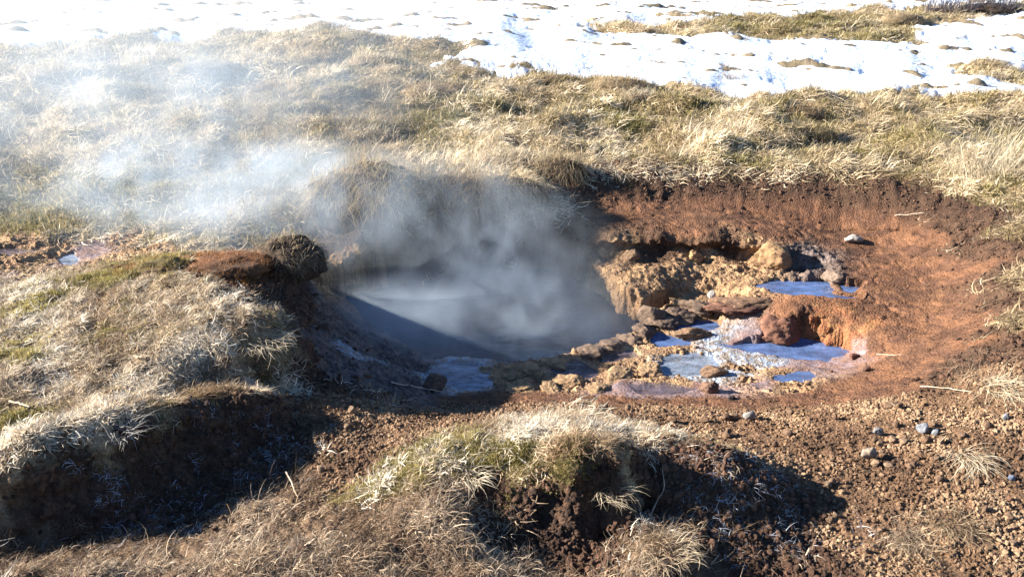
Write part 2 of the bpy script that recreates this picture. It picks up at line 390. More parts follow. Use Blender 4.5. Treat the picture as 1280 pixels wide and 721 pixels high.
# ------------------------------------------------------------------ materials
def nodes_of(name):
    m = bpy.data.materials.new(name); m.use_nodes = True
    nt = m.node_tree; return m, nt, nt.nodes["Principled BSDF"], nt.nodes.new, nt.links.new
def noise_node(nt, scale, detail=5, rough=.6, vec=None):
    n = nt.nodes.new("ShaderNodeTexNoise"); n.inputs['Scale'].default_value = scale
    n.inputs['Detail'].default_value = detail; n.inputs['Roughness'].default_value = rough
    if vec: nt.links.new(vec, n.inputs['Vector'])
    return n
def mrange(nt, src, a, b, c, d):
    n = nt.nodes.new("ShaderNodeMapRange"); nt.links.new(src, n.inputs[0])
    for i, v in enumerate((a, b, c, d)): n.inputs[1 + i].default_value = v
    return n.outputs[0]
def mulcol(nt, col, fac):
    n = nt.nodes.new("ShaderNodeMix"); n.data_type = 'RGBA'; n.blend_type = 'MULTIPLY'
    n.inputs[0].default_value = 1
    nt.links.new(col, n.inputs[6])
    c = nt.nodes.new("ShaderNodeCombineColor")
    for i in range(3): nt.links.new(fac, c.inputs[i])
    nt.links.new(c.outputs[0], n.inputs[7])
    return n.outputs[2]

def mat_ground():
    m, nt, b, new, ln = nodes_of("ground_cover")
    a = new("ShaderNodeAttribute"); a.attribute_name = 'col'
    wt = new("ShaderNodeAttribute"); wt.attribute_name = 'wet'
    tc = new("ShaderNodeTexCoord")
    n1 = noise_node(nt, 90, 6, .7, tc.outputs['Object']); n2 = noise_node(nt, 14, 4, .6, tc.outputs['Object'])
    vo = new("ShaderNodeTexVoronoi"); vo.inputs['Scale'].default_value = 95; ln(tc.outputs['Object'], vo.inputs['Vector'])
    c = mulcol(nt, a.outputs['Color'], mrange(nt, n1.outputs[0], .25, .75, .45, 1.55))
    c = mulcol(nt, c, mrange(nt, n2.outputs[0], .3, .7, .70, 1.30))
    n3 = noise_node(nt, 260, 3, .6, tc.outputs['Object'])
    c = mulcol(nt, c, mrange(nt, n3.outputs[0], .3, .7, .7, 1.3))
    ln(c, b.inputs['Base Color'])
    ln(mrange(nt, wt.outputs['Fac'], 0, 1, .92, .22), b.inputs['Roughness'])
    ln(mrange(nt, wt.outputs['Fac'], 0, 1, .15, .5), b.inputs['Specular IOR Level'])
    add = new("ShaderNodeMath"); add.operation = 'MULTIPLY_ADD'; add.inputs[1].default_value = .9
    ln(n1.outputs[0], add.inputs[0]); ln(vo.outputs['Distance'], add.inputs[2])
    bp = new("ShaderNodeBump"); bp.inputs['Distance'].default_value = .006
    ln(mrange(nt, wt.outputs['Fac'], 0, 1, .8, .25), bp.inputs['Strength'])
    ln(add.outputs[0], bp.inputs['Height']); ln(bp.outputs[0], b.inputs['Normal'])
    return m
def mat_water(name, col, rough, ripple, scale=30, clear=(0, 0)):
    """murky water: suspended silt in its own colour, thinner in streaks where the bed shows through (clear = lowest and highest share)"""
    m, nt, b, new, ln = nodes_of(name)
    b.inputs['Roughness'].default_value = rough; b.inputs['IOR'].default_value = 1.333
    tc = new("ShaderNodeTexCoord"); mp = new("ShaderNodeMapping"); mp.inputs['Scale'].default_value = (.6, 1.5, 1)
    ln(tc.outputs['Object'], mp.inputs['Vector'])
    n0 = noise_node(nt, 9, 5, .65, mp.outputs[0])
    rgb = new("ShaderNodeRGB"); rgb.outputs[0].default_value = (*col, 1)
    ln(mulcol(nt, rgb.outputs[0], mrange(nt, n0.outputs[0], .3, .7, .6, 1.4)), b.inputs['Base Color'])
    n1 = noise_node(nt, scale, 3, .6, tc.outputs['Object'])
    bp = new("ShaderNodeBump"); bp.inputs['Distance'].default_value = ripple; bp.inputs['Strength'].default_value = .6
    ln(n1.outputs[0], bp.inputs['Height']); ln(bp.outputs[0], b.inputs['Normal'])
    if clear[1]:
        tr = new("ShaderNodeBsdfTransparent"); tr.inputs[0].default_value = (.80, .86, .92, 1)
        n2 = noise_node(nt, 16, 5, .7, mp.outputs[0])
        mx = new("ShaderNodeMixShader"); ln(mrange(nt, n2.outputs[0], .36, .64, clear[0], clear[1]), mx.inputs[0])
        ln(b.outputs[0], mx.inputs[1]); ln(tr.outputs[0], mx.inputs[2]); ln(mx.outputs[0], nt.nodes["Material Output"].inputs['Surface'])
    return m
def mat_blade(name, inst=True, col=None, transl=.35):
    m, nt, b, new, ln = nodes_of(name)
    bv = new("ShaderNodeAttribute"); bv.attribute_name = 'bv'
    if inst:
        t = new("ShaderNodeAttribute"); t.attribute_type = 'INSTANCER'; t.attribute_name = 'tint'; c = t.outputs['Color']
    else:
        r = new("ShaderNodeRGB"); r.outputs[0].default_value = (*col, 1); c = r.outputs[0]
    c = mulcol(nt, c, mrange(nt, bv.outputs['Fac'], 0, 1, .45, 1.45))
    b.inputs['Roughness'].default_value = .6; b.inputs['Specular IOR Level'].default_value = .3
    ln(c, b.inputs['Base Color'])
    tr = new("ShaderNodeBsdfTranslucent"); ln(c, tr.inputs['Color'])
    mx = new("ShaderNodeMixShader"); mx.inputs[0].default_value = transl
    out = nt.nodes["Material Output"]
    ln(b.outputs[0], mx.inputs[1]); ln(tr.outputs[0], mx.inputs[2]); ln(mx.outputs[0], out.inputs['Surface'])
    return m
def mat_stone(name, col, inst=False, scale=60, rough=.9, col2=None):
    m, nt, b, new, ln = nodes_of(name)
    tc = new("ShaderNodeTexCoord")
    n1 = noise_node(nt, scale, 6, .65, tc.outputs['Object'])
    if inst:
        t = new("ShaderNodeAttribute"); t.attribute_type = 'INSTANCER'; t.attribute_name = 'tint'; c = t.outputs['Color']
    else:
        n2 = noise_node(nt, scale * .25, 4, .6, tc.outputs['Object'])
        mx = new("ShaderNodeMix"); mx.data_type = 'RGBA'
        mx.inputs[6].default_value = (*col, 1); mx.inputs[7].default_value = (*(col2 or [x * .6 for x in col]), 1)
        ln(mrange(nt, n2.outputs[0], .42, .58, 0, 1), mx.inputs[0]); c = mx.outputs[2]
    ln(mulcol(nt, c, mrange(nt, n1.outputs[0], .25, .75, .5, 1.5)), b.inputs['Base Color'])
    b.inputs['Roughness'].default_value = rough; b.inputs['Specular IOR Level'].default_value = .25
    bp = new("ShaderNodeBump"); bp.inputs['Distance'].default_value = .006; bp.inputs['Strength'].default_value = .8
    ln(n1.outputs[0], bp.inputs['Height']); ln(bp.outputs[0], b.inputs['Normal'])
    return m
def mat_snow():
    m, nt, b, new, ln = nodes_of("snow")
    b.inputs['Base Color'].default_value = (.62, .70, .82, 1); b.inputs['Roughness'].default_value = .7
    tc = new("ShaderNodeTexCoord"); n = noise_node(nt, 9, 5, .6, tc.outputs['Object'])
    bp = new("ShaderNodeBump"); bp.inputs['Distance'].default_value = .05; bp.inputs['Strength'].default_value = .6
    ln(n.outputs[0], bp.inputs['Height']); ln(bp.outputs[0], b.inputs['Normal'])
    return m
M_GROUND, M_SNOW = mat_ground(), mat_snow()
M_BLADE, M_PEBBLE = mat_blade("grass_blades"), mat_stone("gravel_clods", (1, 1, 1), inst=True, scale=180)

# ------------------------------------------------------------------ ground colours
PAL = {'G': ((.16,.095,.054),(.095,.055,.033)), 'R': ((.155,.076,.041),(.098,.050,.031)), 'D': ((.05,.030,.020),(.085,.048,.030)),  # D: dark peaty soil, its colour lowered further to deepen the shadows on it
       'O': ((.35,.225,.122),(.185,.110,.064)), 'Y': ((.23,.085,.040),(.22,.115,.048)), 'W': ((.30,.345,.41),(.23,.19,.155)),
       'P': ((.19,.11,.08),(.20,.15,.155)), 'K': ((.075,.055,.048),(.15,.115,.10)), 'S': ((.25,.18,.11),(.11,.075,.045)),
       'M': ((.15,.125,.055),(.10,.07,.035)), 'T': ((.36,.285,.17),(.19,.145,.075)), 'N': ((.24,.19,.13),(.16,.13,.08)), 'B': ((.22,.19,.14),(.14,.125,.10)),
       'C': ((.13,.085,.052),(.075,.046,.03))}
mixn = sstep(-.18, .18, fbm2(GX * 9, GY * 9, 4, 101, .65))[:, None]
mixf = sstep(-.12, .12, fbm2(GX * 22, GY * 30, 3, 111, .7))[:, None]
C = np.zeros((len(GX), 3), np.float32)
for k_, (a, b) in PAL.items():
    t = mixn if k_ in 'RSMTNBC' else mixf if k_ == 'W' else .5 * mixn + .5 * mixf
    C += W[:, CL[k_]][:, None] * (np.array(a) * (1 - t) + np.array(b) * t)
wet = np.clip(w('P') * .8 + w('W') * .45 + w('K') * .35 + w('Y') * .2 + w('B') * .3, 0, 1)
CA = np.concatenate([C, np.ones((len(C), 1))], 1)
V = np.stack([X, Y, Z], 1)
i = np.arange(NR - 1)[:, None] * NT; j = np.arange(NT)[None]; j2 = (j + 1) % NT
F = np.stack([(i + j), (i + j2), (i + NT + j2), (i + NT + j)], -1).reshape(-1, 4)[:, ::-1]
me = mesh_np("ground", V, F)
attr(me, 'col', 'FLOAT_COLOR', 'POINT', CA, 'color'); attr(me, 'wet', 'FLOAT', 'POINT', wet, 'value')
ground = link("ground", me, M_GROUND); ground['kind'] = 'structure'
nrm = np.empty(len(V) * 3, np.float32); me.vertices.foreach_get('normal', nrm); NRM = nrm.reshape(-1, 3)
if NRM[:, 2].mean() < 0:
    me.flip_normals(); NRM = -NRM

# where a sight line of the photograph lands on the finished ground
dcx, dcy, dcz = V[:, 0], V[:, 1] * CP - (V[:, 2] - CAM_H) * SP, V[:, 1] * SP + (V[:, 2] - CAM_H) * CP
ok = dcy > .3
PU = np.where(ok, 640 + FPX * dcx / np.where(ok, dcy, 1), -9999); PV = np.where(ok, 360.5 - FPX * dcz / np.where(ok, dcy, 1), -9999)
DEP = dcy
def land(u, v, r=3.0):
    while True:
        c = np.nonzero((np.abs(PU - u) < r) & (np.abs(PV - v) < r))[0]
        if len(c): break
        r *= 1.6
    d = DEP[c]; c = c[d < d.min() + .12]
    q = c[np.argmin((PU[c] - u) ** 2 + (PV[c] - v) ** 2)]
    return Vector(V[q].tolist()), float(DEP[q]), Vector(NRM[q].tolist())

# ------------------------------------------------------------------ snow sheet
r0 = int(np.searchsorted(RR, 6.5))
sl = slice(r0 * NT, NR * NT)
sx, sy, sr = GX[sl], GY[sl], GR[sl]
patch = fbm2(sx * 1.1, sy * 1.9, 4, 131, .65); fine = fbm2(sx * 3.4, sy * 6.5, 3, 141, .65)
wN = W[sl, CL['N']]
thick = (wN - .40) * .24 + .13 * patch + .22 * fine + .03 + .05 * fbm2(sx * 9, sy * 17, 2, 145)
thick = thick - .14 * sstep(.30, .08, wN)
thick = np.where(sr > 17, np.maximum(thick, .05 + .1 * patch), thick)
thick = np.clip(thick, -.12, .16)
Zsm = smooth(Z, 22)[sl]
sz = Zsm + np.minimum(thick, .10) * .38 + .004
F2 = F - r0 * NT
F2 = F2[(F2.min(1) >= 0)]
keep = (thick[F2].max(1) > -.03)
F2 = F2[keep]
use = np.unique(F2); remap = np.full(len(sx), -1); remap[use] = np.arange(len(use))
me = mesh_np("snow", np.stack([X[sl], Y[sl], sz], 1)[use], remap[F2])
snow = link("snow", me, M_SNOW); snow['kind'] = 'structure'
snow_over = np.zeros(len(GX), np.float32); snow_over[sl] = np.clip(thick * 12 + .15, 0, 1)

# ------------------------------------------------------------------ water
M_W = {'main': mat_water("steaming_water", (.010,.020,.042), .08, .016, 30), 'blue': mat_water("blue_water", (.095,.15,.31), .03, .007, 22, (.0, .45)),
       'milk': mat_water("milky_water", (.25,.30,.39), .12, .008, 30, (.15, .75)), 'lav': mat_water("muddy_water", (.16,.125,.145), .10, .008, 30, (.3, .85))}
WATER = {'main': ('main', .14), 'upper': ('blue', .05), 'upper_small': ('blue', .04), 'red': ('blue', .05), 'step_a': ('blue', .04), 'step_b': ('blue', .04),
         'stream': ('blue', .035), 'milky': ('milk', .04), 'lav': ('lav', .04), 'lav_b': ('lav', .035), 'mud': ('lav', .03), 'blue': ('blue', .03), 'white': ('milk', .04), 'left': ('milk', .04), 'left_b': ('lav', .03)}
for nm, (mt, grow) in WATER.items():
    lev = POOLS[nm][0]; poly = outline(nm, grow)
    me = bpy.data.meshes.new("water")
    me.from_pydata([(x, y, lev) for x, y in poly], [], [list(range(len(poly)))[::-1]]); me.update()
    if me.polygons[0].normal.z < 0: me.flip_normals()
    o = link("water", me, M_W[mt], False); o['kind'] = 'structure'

# ------------------------------------------------------------------ blades
def blades(n, R, L, phi0, phi1, width, seed, bias=(0, 0), seg=4, out=.6, zfun=None):
    g = np.random.default_rng(seed)
    a = g.uniform(0, 2 * np.pi, n); rr = R * np.sqrt(g.uniform(0, 1, n))
    bx, by = rr * np.cos(a), rr * np.sin(a)
    h = g.uniform(0, 2 * np.pi, n)
    dx = np.cos(h) * (1 - out) + np.cos(a) * out + bias[0]; dy = np.sin(h) * (1 - out) + np.sin(a) * out + bias[1]
    nn = np.hypot(dx, dy) + 1e-6; dx, dy = dx / nn, dy / nn
    ln_ = L * g.uniform(.45, 1.25, n)
    p0 = np.abs(g.normal(phi0, .25, n)); p1 = g.normal(phi1, .35, n)
    wd = width * g.uniform(.6, 1.3, n); tw = g.normal(0, .7, n)
    kt = g.uniform(.2, 2.0, n); kj = g.normal(0, .7, n)
    pos = np.stack([bx, by, np.zeros(n) if zfun is None else zfun(bx, by)], 1); rings = []
    for s in range(seg + 1):
        t = s / seg; ph = p0 + (p1 - p0) * t
        ph = ph + np.where(t > kt, kj, 0.0)
        tw_ = tw * t + np.where(t > kt, kj * kt, 0.0)
        cx, cy_ = dx * np.cos(tw_) - dy * np.sin(tw_), dx * np.sin(tw_) + dy * np.cos(tw_)
        wv = wd * (1 - .85 * t ** 1.5) * .5
        side = np.stack([-cy_ * wv, cx * wv, wv * .3], 1)
        rings.append(np.stack([pos - side, pos + side], 1))
        step = (ln_ / seg)[:, None] * np.stack([np.sin(ph) * cx, np.sin(ph) * cy_, np.cos(ph)], 1)
        pos = pos + step
    Vt = np.stack(rings, 1).reshape(n, -1, 3)         # n, (seg+1)*2, 3
    k = (seg + 1) * 2
    f = np.array([[2 * s, 2 * s + 1, 2 * s + 3, 2 * s + 2] for s in range(seg)])
    Fs = (np.arange(n)[:, None, None] * k + f[None]).reshape(-1, 4)
    bv = np.repeat(g.uniform(0, 1, n), k)
    return Vt.reshape(-1, 3), Fs, bv
def blade_mesh(name, parts):
    Vs, Fs, bs, o = [], [], [], 0
    for v_, f_, b_ in parts:
        Vs.append(v_); Fs.append(f_ + o); bs.append(b_); o += len(v_)
    me = mesh_np(name, np.concatenate(Vs), np.concatenate(Fs))
    attr(me, 'bv', 'FLOAT', 'POINT', np.concatenate(bs), 'value')
    return me

# ------------------------------------------------------------------ scatter of instances on surveyed points (uncountable cover only)
def source_collection(name, meshes, mat):
    c = bpy.data.collections.new(name)
    for k_, me in enumerate(meshes):
        if mat: me.materials.append(mat)
        o = bpy.data.objects.new("%s_%02d" % (name, k_), me); c.objects.link(o)
    return c
def scatter(name, coll, pos, rot, scl, tint, label=None):
    me = bpy.data.meshes.new(name); n = len(pos)
    me.vertices.add(n); me.vertices.foreach_set('co', np.ascontiguousarray(pos, np.float32).ravel())
    attr(me, 'rot', 'FLOAT_VECTOR', 'POINT', rot, 'vector')
    attr(me, 'scl', 'FLOAT_VECTOR', 'POINT', scl, 'vector')
    attr(me, 'tint', 'FLOAT_COLOR', 'POINT', np.concatenate([tint, np.ones((n, 1))], 1), 'color')
    a = me.attributes.new('idx', 'INT', 'POINT'); a.data.foreach_set('value', RNG.integers(0, len(coll.objects), n).astype(np.int32))
    o = bpy.data.objects.new(name, me); COL.objects.link(o); o['kind'] = 'stuff'
    ng = bpy.data.node_groups.new(name, 'GeometryNodeTree')
    ng.interface.new_socket("Geometry", in_out='INPUT', socket_type='NodeSocketGeometry')
    ng.interface.new_socket("Geometry", in_out='OUTPUT', socket_type='NodeSocketGeometry')
    N, L = ng.nodes.new, ng.links.new
    gi, go = N('NodeGroupInput'), N('NodeGroupOutput')
    ci = N('GeometryNodeCollectionInfo'); ci.inputs['Collection'].default_value = coll
    ci.inputs['Separate Children'].default_value = True; ci.inputs['Reset Children'].default_value = True
    ip = N('GeometryNodeInstanceOnPoints'); ip.inputs['Pick Instance'].default_value = True
    def na(nm, typ):
        q = N('GeometryNodeInputNamedAttribute'); q.data_type = typ; q.inputs['Name'].default_value = nm
        return next(s for s in q.outputs if s.enabled and s.name == 'Attribute')
    L(gi.outputs[0], ip.inputs['Points']); L(ci.outputs[0], ip.inputs['Instance'])
    L(na('idx', 'INT'), ip.inputs['Instance Index']); L(na('scl', 'FLOAT_VECTOR'), ip.inputs['Scale'])
    er = N('FunctionNodeEulerToRotation'); L(na('rot', 'FLOAT_VECTOR'), er.inputs[0]); L(er.outputs[0], ip.inputs['Rotation'])
    L(ip.outputs[0], go.inputs[0])
    md = o.modifiers.new("scatter", 'NODES'); md.node_group = ng
    return o
def euler_on(normals, spin, up=.5):
    z = normals * (1 - up) + np.array([0, 0, 1.0]) * up
    z /= np.linalg.norm(z, axis=1, keepdims=True)
    a = np.stack([np.cos(spin), np.sin(spin), np.zeros_like(spin)], 1)
    x = a - z * (a * z).sum(1, keepdims=True); x /= np.linalg.norm(x, axis=1, keepdims=True)
    y = np.cross(z, x)
    return np.stack([np.arctan2(y[:, 2], z[:, 2]), np.arcsin(np.clip(-x[:, 2], -1, 1)), np.arctan2(x[:, 1], x[:, 0])], 1)
def sample(n, weight, rmin=1.35, rmax=19, jitter=1.0):
    """n points on the ground mesh, probability = weight per unit of apparent area"""
    m = (GR > rmin) & (GR < rmax) & (np.arange(len(GX)) % NT < 998)
    ids = np.nonzero(m)[0]
    dr = np.gradient(RR)[ids // NT]
    p = weight[ids] * dr / GR[ids] ** 1.0
    q = RNG.choice(ids, n, p=p / p.sum())
    a = RNG.uniform(0, 1, (n, 1)); b = RNG.uniform(0, 1, (n, 1))
    q2 = np.minimum(q + NT, len(V) - 1); q3 = q + 1
    pos = V[q] + a * (V[q2] - V[q]) + b * (V[q3] - V[q])
    return pos, NRM[q], q
def tints(q, pal, jit=.25, seed=1):
    """palette entries run from pale to dark; patches of the ground lean to one end, each instance adds its own spread"""
    g = np.random.default_rng(seed); n = len(q); pal = np.array(pal)
    x, y = GX[q], GY[q]; f = 3.2 / np.clip(GR[q] / 3, 1, 2.5)
    t = .40 + 1.25 * fbm2(x * f, y * f, 3, 700 + seed, .6) + g.normal(0, .22, n)
    t = np.clip(t, 0, .999) * (len(pal) - 1)
    k = t.astype(int); u = (t - k)[:, None]
    return (pal[k] * (1 - u) + pal[np.minimum(k + 1, len(pal) - 1)] * u) * g.uniform(1 - jit, 1 + jit, (n, 1))

STRAW = [(.84,.78,.66),(.72,.62,.48),(.55,.44,.30),(.38,.27,.16),(.22,.14,.08)]
TAN = [(.84,.72,.53),(.70,.57,.39),(.54,.43,.28),(.38,.29,.17),(.22,.16,.09)]
GREEN = [(.44,.37,.15),(.33,.28,.10),(.19,.16,.055),(.12,.10,.04)]
CURL = [(.50,.40,.29),(.34,.245,.16),(.19,.12,.07),(.11,.066,.04)]
c_straw = source_collection("straw_source", [blade_mesh("straw", [blades(11, .05, .062, 1.3, 1.7, .0032, 200 + k, (RNG.normal(0, .6), RNG.normal(0, .6)), out=.15),
                                             blades(8, .05, .03, 1.0, 1.7, .0028, 250 + k, out=.2)]) for k in range(12)], M_BLADE)
c_curl = source_collection("curl_source", [blade_mesh("curl", [blades(12, .045, .035, .9, 2.2, .0022, 260 + k, out=.1), blades(6, .045, .06, 1.2, 1.8, .0018, 270 + k, out=.1)]) for k in range(8)], M_BLADE)
c_moss = source_collection("moss_source", [blade_mesh("moss", [blades(34, .028, .011, .35, 1.1, .0020, 300 + k, out=.5, seg=2)]) for k in range(6)], M_BLADE)
c_tall = source_collection("tall_source", [blade_mesh("tall", [blades(16, .05, .12, .7, 1.6, .0028, 400 + k, (.35 + RNG.normal(0, .45), RNG.normal(0, .5)), out=.4)]) for k in range(12)], M_BLADE)
free = 1 - snow_over
flat = sstep(1.2, .6, slope)
def grow(name, coll, n, weight, pal, s0, s1, seed, up=.5, cling=0, rmin=1.35, rmax=19, sink=.004, rpow=0.0):
    pos, nn, q = sample(n, np.maximum(weight * np.maximum(flat, cling), 1e-9), rmin, rmax)
    g = np.random.default_rng(seed)
    rot = euler_on(nn, g.uniform(0, 2 * np.pi, n), up)
    s = g.uniform(s0, s1, n) * (np.hypot(pos[:, 0], pos[:, 1]) / 3.0) ** rpow
    scl = np.stack([s, s, s * g.uniform(.7, 1.3, n)], 1)
    pos = pos - np.array([0, 0, sink])
    return scatter(name, coll, pos, rot, scl, tints(q, pal, .3, seed))
grow("dry_grass", c_straw, 21000, (W[:, CL['S']] + .07 * W[:, CL['M']] * (GR < 4)) * np.clip(.4 + 1.9 * fbm2(GX * 7, GY * 7, 3, 152), .06, 1), STRAW, .48, .9, 1, .08, rmax=6)
grow("curled_roots", c_curl, 8000, W[:, CL['C']] * np.clip(.4 + 1.6 * fbm2(GX * 6, GY * 6, 3, 153), .06, 1) + (.10 * w('D') + .03 * w('G')) * sstep(.0, .3, fbm2(GX * 4, GY * 4, 2, 151)) + .12 * W[:, CL['S']], CURL, .35, 1.2, 6, .2, rmax=5.2)
grow("moss", c_moss, 24000, W[:, CL['M']] * np.clip(.5 + 1.5 * fbm2(GX * 7, GY * 7, 3, 154), .1, 1) + .22 * W[:, CL['S']] * sstep(0, .25, fbm2(GX * 3, GY * 3, 2, 155)), GREEN, .5, 1.25, 2, .1, cling=1, rmax=6, rpow=.3)
grow("field_grass", c_straw, 42000, (W[:, CL['T']] + .45 * W[:, CL['M']] * far + .5 * W[:, CL['N']] + .15 * W[:, CL['B']]) * np.clip(.45 + 1.7 * fbm2(GX * 2.6, GY * 3.2, 4, 156, .6), .05, 1) * np.clip(free + .06, 0, 1) * sstep(3.0, 3.5, GR), TAN, .8, 1.45, 3, .2, rmin=3.0, rpow=.5)
grow("tall_grass", c_tall, 2600, (W[:, CL['T']] * sstep(.02, .35, fbm2(GX * 1.5, GY * 1.8, 3, 161)) + .06 * W[:, CL['N']]) * np.clip(free + .06, 0, 1) * sstep(4.6, 5.2, GR), TAN[:4], .4, .9, 4, .6, rmin=4.4, rpow=.4)
grow("short_grass", c_moss, 17000, (W[:, CL['M']] * 1.3 + .6 * W[:, CL['T']] + .25 * W[:, CL['B']]) * free * sstep(4.0, 5, GR), [(.42,.34,.19),(.32,.26,.12),(.23,.20,.075),(.16,.14,.05)], 1.1, 2.6, 5, .1, rmin=4.0, rpow=.5)

def patchw(spots):
    o = np.zeros(len(GX), np.float32)
    fx, fy = on_ground([(a, b) for a, b, r in spots])
    for (a, b, r), x, y in zip(spots, fx, fy): o += np.exp(-((GX - x) ** 2 + (GY - y) ** 2) / r ** 2)
    return o
grow("rim_straw", c_straw, 900, patchw([(u_, 214 + .012 * abs(u_ - 880) + 6 * math.sin(u_ * .13), .07) for u_ in range(720, 1190, 14)]) + patchw([(u_, 250, .08) for u_ in range(400, 700, 14)]), TAN, .8, 1.5, 8, .1, cling=1)
grow("rusty_moss", c_moss, 2600, patchw([(170,334,.06),(200,326,.06),(240,322,.07),(275,324,.07),(310,328,.07),(300,342,.06),(335,334,.05),(255,334,.05)]), [(.42,.24,.08),(.34,.16,.06),(.22,.10,.045),(.12,.06,.03)], .6, 1.4, 9, .2, cling=1)
grow("snow_edge_grass", c_tall, 1500, (np.clip(W[:, CL['N']] * 4 * (1 - W[:, CL['N']]), 0, 1) + .05 * W[:, CL['N']]) * sstep(.0, .25, fbm2(GX * 2.2, GY * 3.0, 3, 181)) * sstep(6, 7, GR), TAN, .45, .9, 10, .5, rmin=6)
grow("frosted_litter", c_curl, 260, patchw([(350,575,.12),(325,590,.07),(300,570,.10),(215,650,.12),(330,560,.08),(180,665,.12),(980,640,.14),(150,640,.12),(900,640,.12)]), [(.48,.51,.57),(.38,.41,.47),(.26,.26,.29)], .35, .9, 7, .2, cling=1)
# clods and pebbles
def stone_mesh(name, seed, sub=2, amp=.22, flat=(1, 1, .7), freq=1.6, cuts=9):
    """a broken stone: a ball cut by random planes, then roughened"""
    import bmesh
    bm = bmesh.new(); bmesh.ops.create_icosphere(bm, subdivisions=sub, radius=1)
    co = np.array([v.co[:] for v in bm.verts])
    g = np.random.default_rng(seed); o = seed * 7.31
    for _ in range(cuts):
        nv = g.normal(0, 1, 3); nv /= np.linalg.norm(nv); lim = g.uniform(.5, .88)
        dd = co @ nv
        co = co - np.maximum(dd - lim, 0)[:, None] * nv * .92
    rr = np.linalg.norm(co, axis=1, keepdims=True); un = co / rr
    d = amp * .8 * fbm3(co[:, 0] * freq + o, co[:, 1] * freq - o, co[:, 2] * freq + 2 * o, 2, seed, .55)
    if sub > 2:
        q = 4.2 * freq / 1.5
        d = d + amp * .55 * (np.abs(fbm3(co[:, 0] * q - o, co[:, 1] * q + o, co[:, 2] * q * 1.4, 3 if sub > 3 else 2, seed + 9, .6)) - .2)
        if sub > 3: d = d + amp * .16 * fbm3(co[:, 0] * 17 - o, co[:, 1] * 17 + o, co[:, 2] * 22, 2, seed + 13, .6)
    co = (co + un * d[:, None]) * np.array(flat)
    for v, c in zip(bm.verts, co): v.co = c
    me = bpy.data.meshes.new(name); bm.to_mesh(me); bm.free(); return me
c_peb = source_collection("clod_source", [stone_mesh("clod", 20 + k, 2 if k < 4 else 1, .5, (1, RNG.uniform(.6, 1), RNG.uniform(.5, .8))) for k in range(9)], M_PEBBLE)
def pebbles(name, n, weight, pal, s0, s1, seed, rmax=6.2):
    pos, nn, q = sample(n, weight, 1.35, rmax)
    g = np.random.default_rng(seed)
    s = s0 * (s1 / s0) ** (g.uniform(0, 1, n) ** 2.6)
    rot = g.uniform(0, 2 * np.pi, (n, 3))
    pos = pos + nn * (s * g.uniform(-.35, .35, n))[:, None]
    return scatter(name, c_peb, pos, rot, np.stack([s, s, s], 1), tints(q, pal, .3, seed))
BROWN = [(.40,.27,.165),(.28,.175,.104),(.205,.122,.07),(.145,.083,.048),(.09,.053,.034)]
DARK = [(.15,.08,.05),(.10,.055,.035),(.075,.042,.028),(.05,.03,.022)]
pebbles("gravel", 115000, W[:, CL['G']] * np.clip(.45 + 1.5 * fbm2(GX * 4.5, GY * 4.5, 4, 172, .6), .12, 1) + .1 * W[:, CL['S']], BROWN, .0018, .0115, 11)
pebbles("bowl_crumbs", 14000, W[:, CL['R']] * (.2 + sstep(.0, .3, fbm2(GX * 4, GY * 4, 3, 171))), [(.21,.12,.075),(.15,.08,.048),(.11,.056,.036),(.08,.042,.028)], .0012, .006, 14)
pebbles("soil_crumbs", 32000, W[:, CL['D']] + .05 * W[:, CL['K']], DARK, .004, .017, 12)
pebbles("crust_crumbs", 5000, W[:, CL['O']] + .35 * W[:, CL['W']] + .25 * W[:, CL['Y']], [(.34,.23,.13),(.26,.165,.09),(.18,.11,.065),(.12,.075,.048)], .0025, .009, 13)


# ------------------------------------------------------------------ things: stones, boulders, clods
def euler_obj(o, rz, tilt=(0, 0)): o.rotation_euler = (tilt[0], tilt[1], rz)
_sm = {}
def stone(name, label, u, v, wpx, hpx, col, seed, cat="stone", rz=0.0, depth=.75, sink=.28, sub=5, amp=.26, group=None, tilt=(0, 0), freq=1.5, col2=None, rough=.9, share=None):
    p, d, n = land(u, v + hpx * .35)
    a = wpx * d / FPX * .5; h = hpx * d / FPX * .62
    key = share
    if wpx < 22 and sub > 4: sub = 4
    if key and key in _sm: me = _sm[key]
    else:
        me = stone_mesh(name, seed, sub, amp, (1, 1, 1), freq)
        me.materials.append(mat_stone(name, col, scale=5, col2=col2, rough=rough))
        me.polygons.foreach_set('use_smooth', np.ones(len(me.polygons), bool))
        if key: _sm[key] = me
    o = bpy.data.objects.new(name, me); COL.objects.link(o)
    o.scale = (a, a * depth, h); o.location = (p.x, p.y + a * depth * .4, p.z + h * (1 - 2 * sink)); euler_obj(o, rz, tilt)
    return tag(o, label, cat, group)
GREY, BRN, RED, OCH, DRK = (.25,.22,.20), (.20,.13,.085), (.19,.085,.055), (.36,.23,.12), (.075,.055,.045)
stone("stone", "small flat grey stone lying alone on the red slope", 1068, 299, 27, 11, GREY, 31, depth=.8, col2=(.33,.29,.25))
stone("boulder", "rounded grey brown boulder at the back edge of the upper blue pool", 1044, 347, 32, 15, (.24,.17,.125), 32, "boulder")
stone("rock", "dark brown rock sitting in the milky pool by the hole", 543, 481, 38, 22, DRK, 33, "rock", col2=(.13,.085,.06))
stone("boulder", "reddish brown boulder between the layered slab and the lower blue pool", 978, 412, 66, 36, (.17,.082,.053), 34, "boulder", amp=.40, sink=.38, col2=(.12,.06,.042))
sl = bpy.data.objects.new("rock_slab", None); COL.objects.link(sl); p_, d_, n_ = land(936, 392); sl.location = p_
tag(sl, "layered reddish slab of rock jutting out in front of the upper pool", "rock slab")
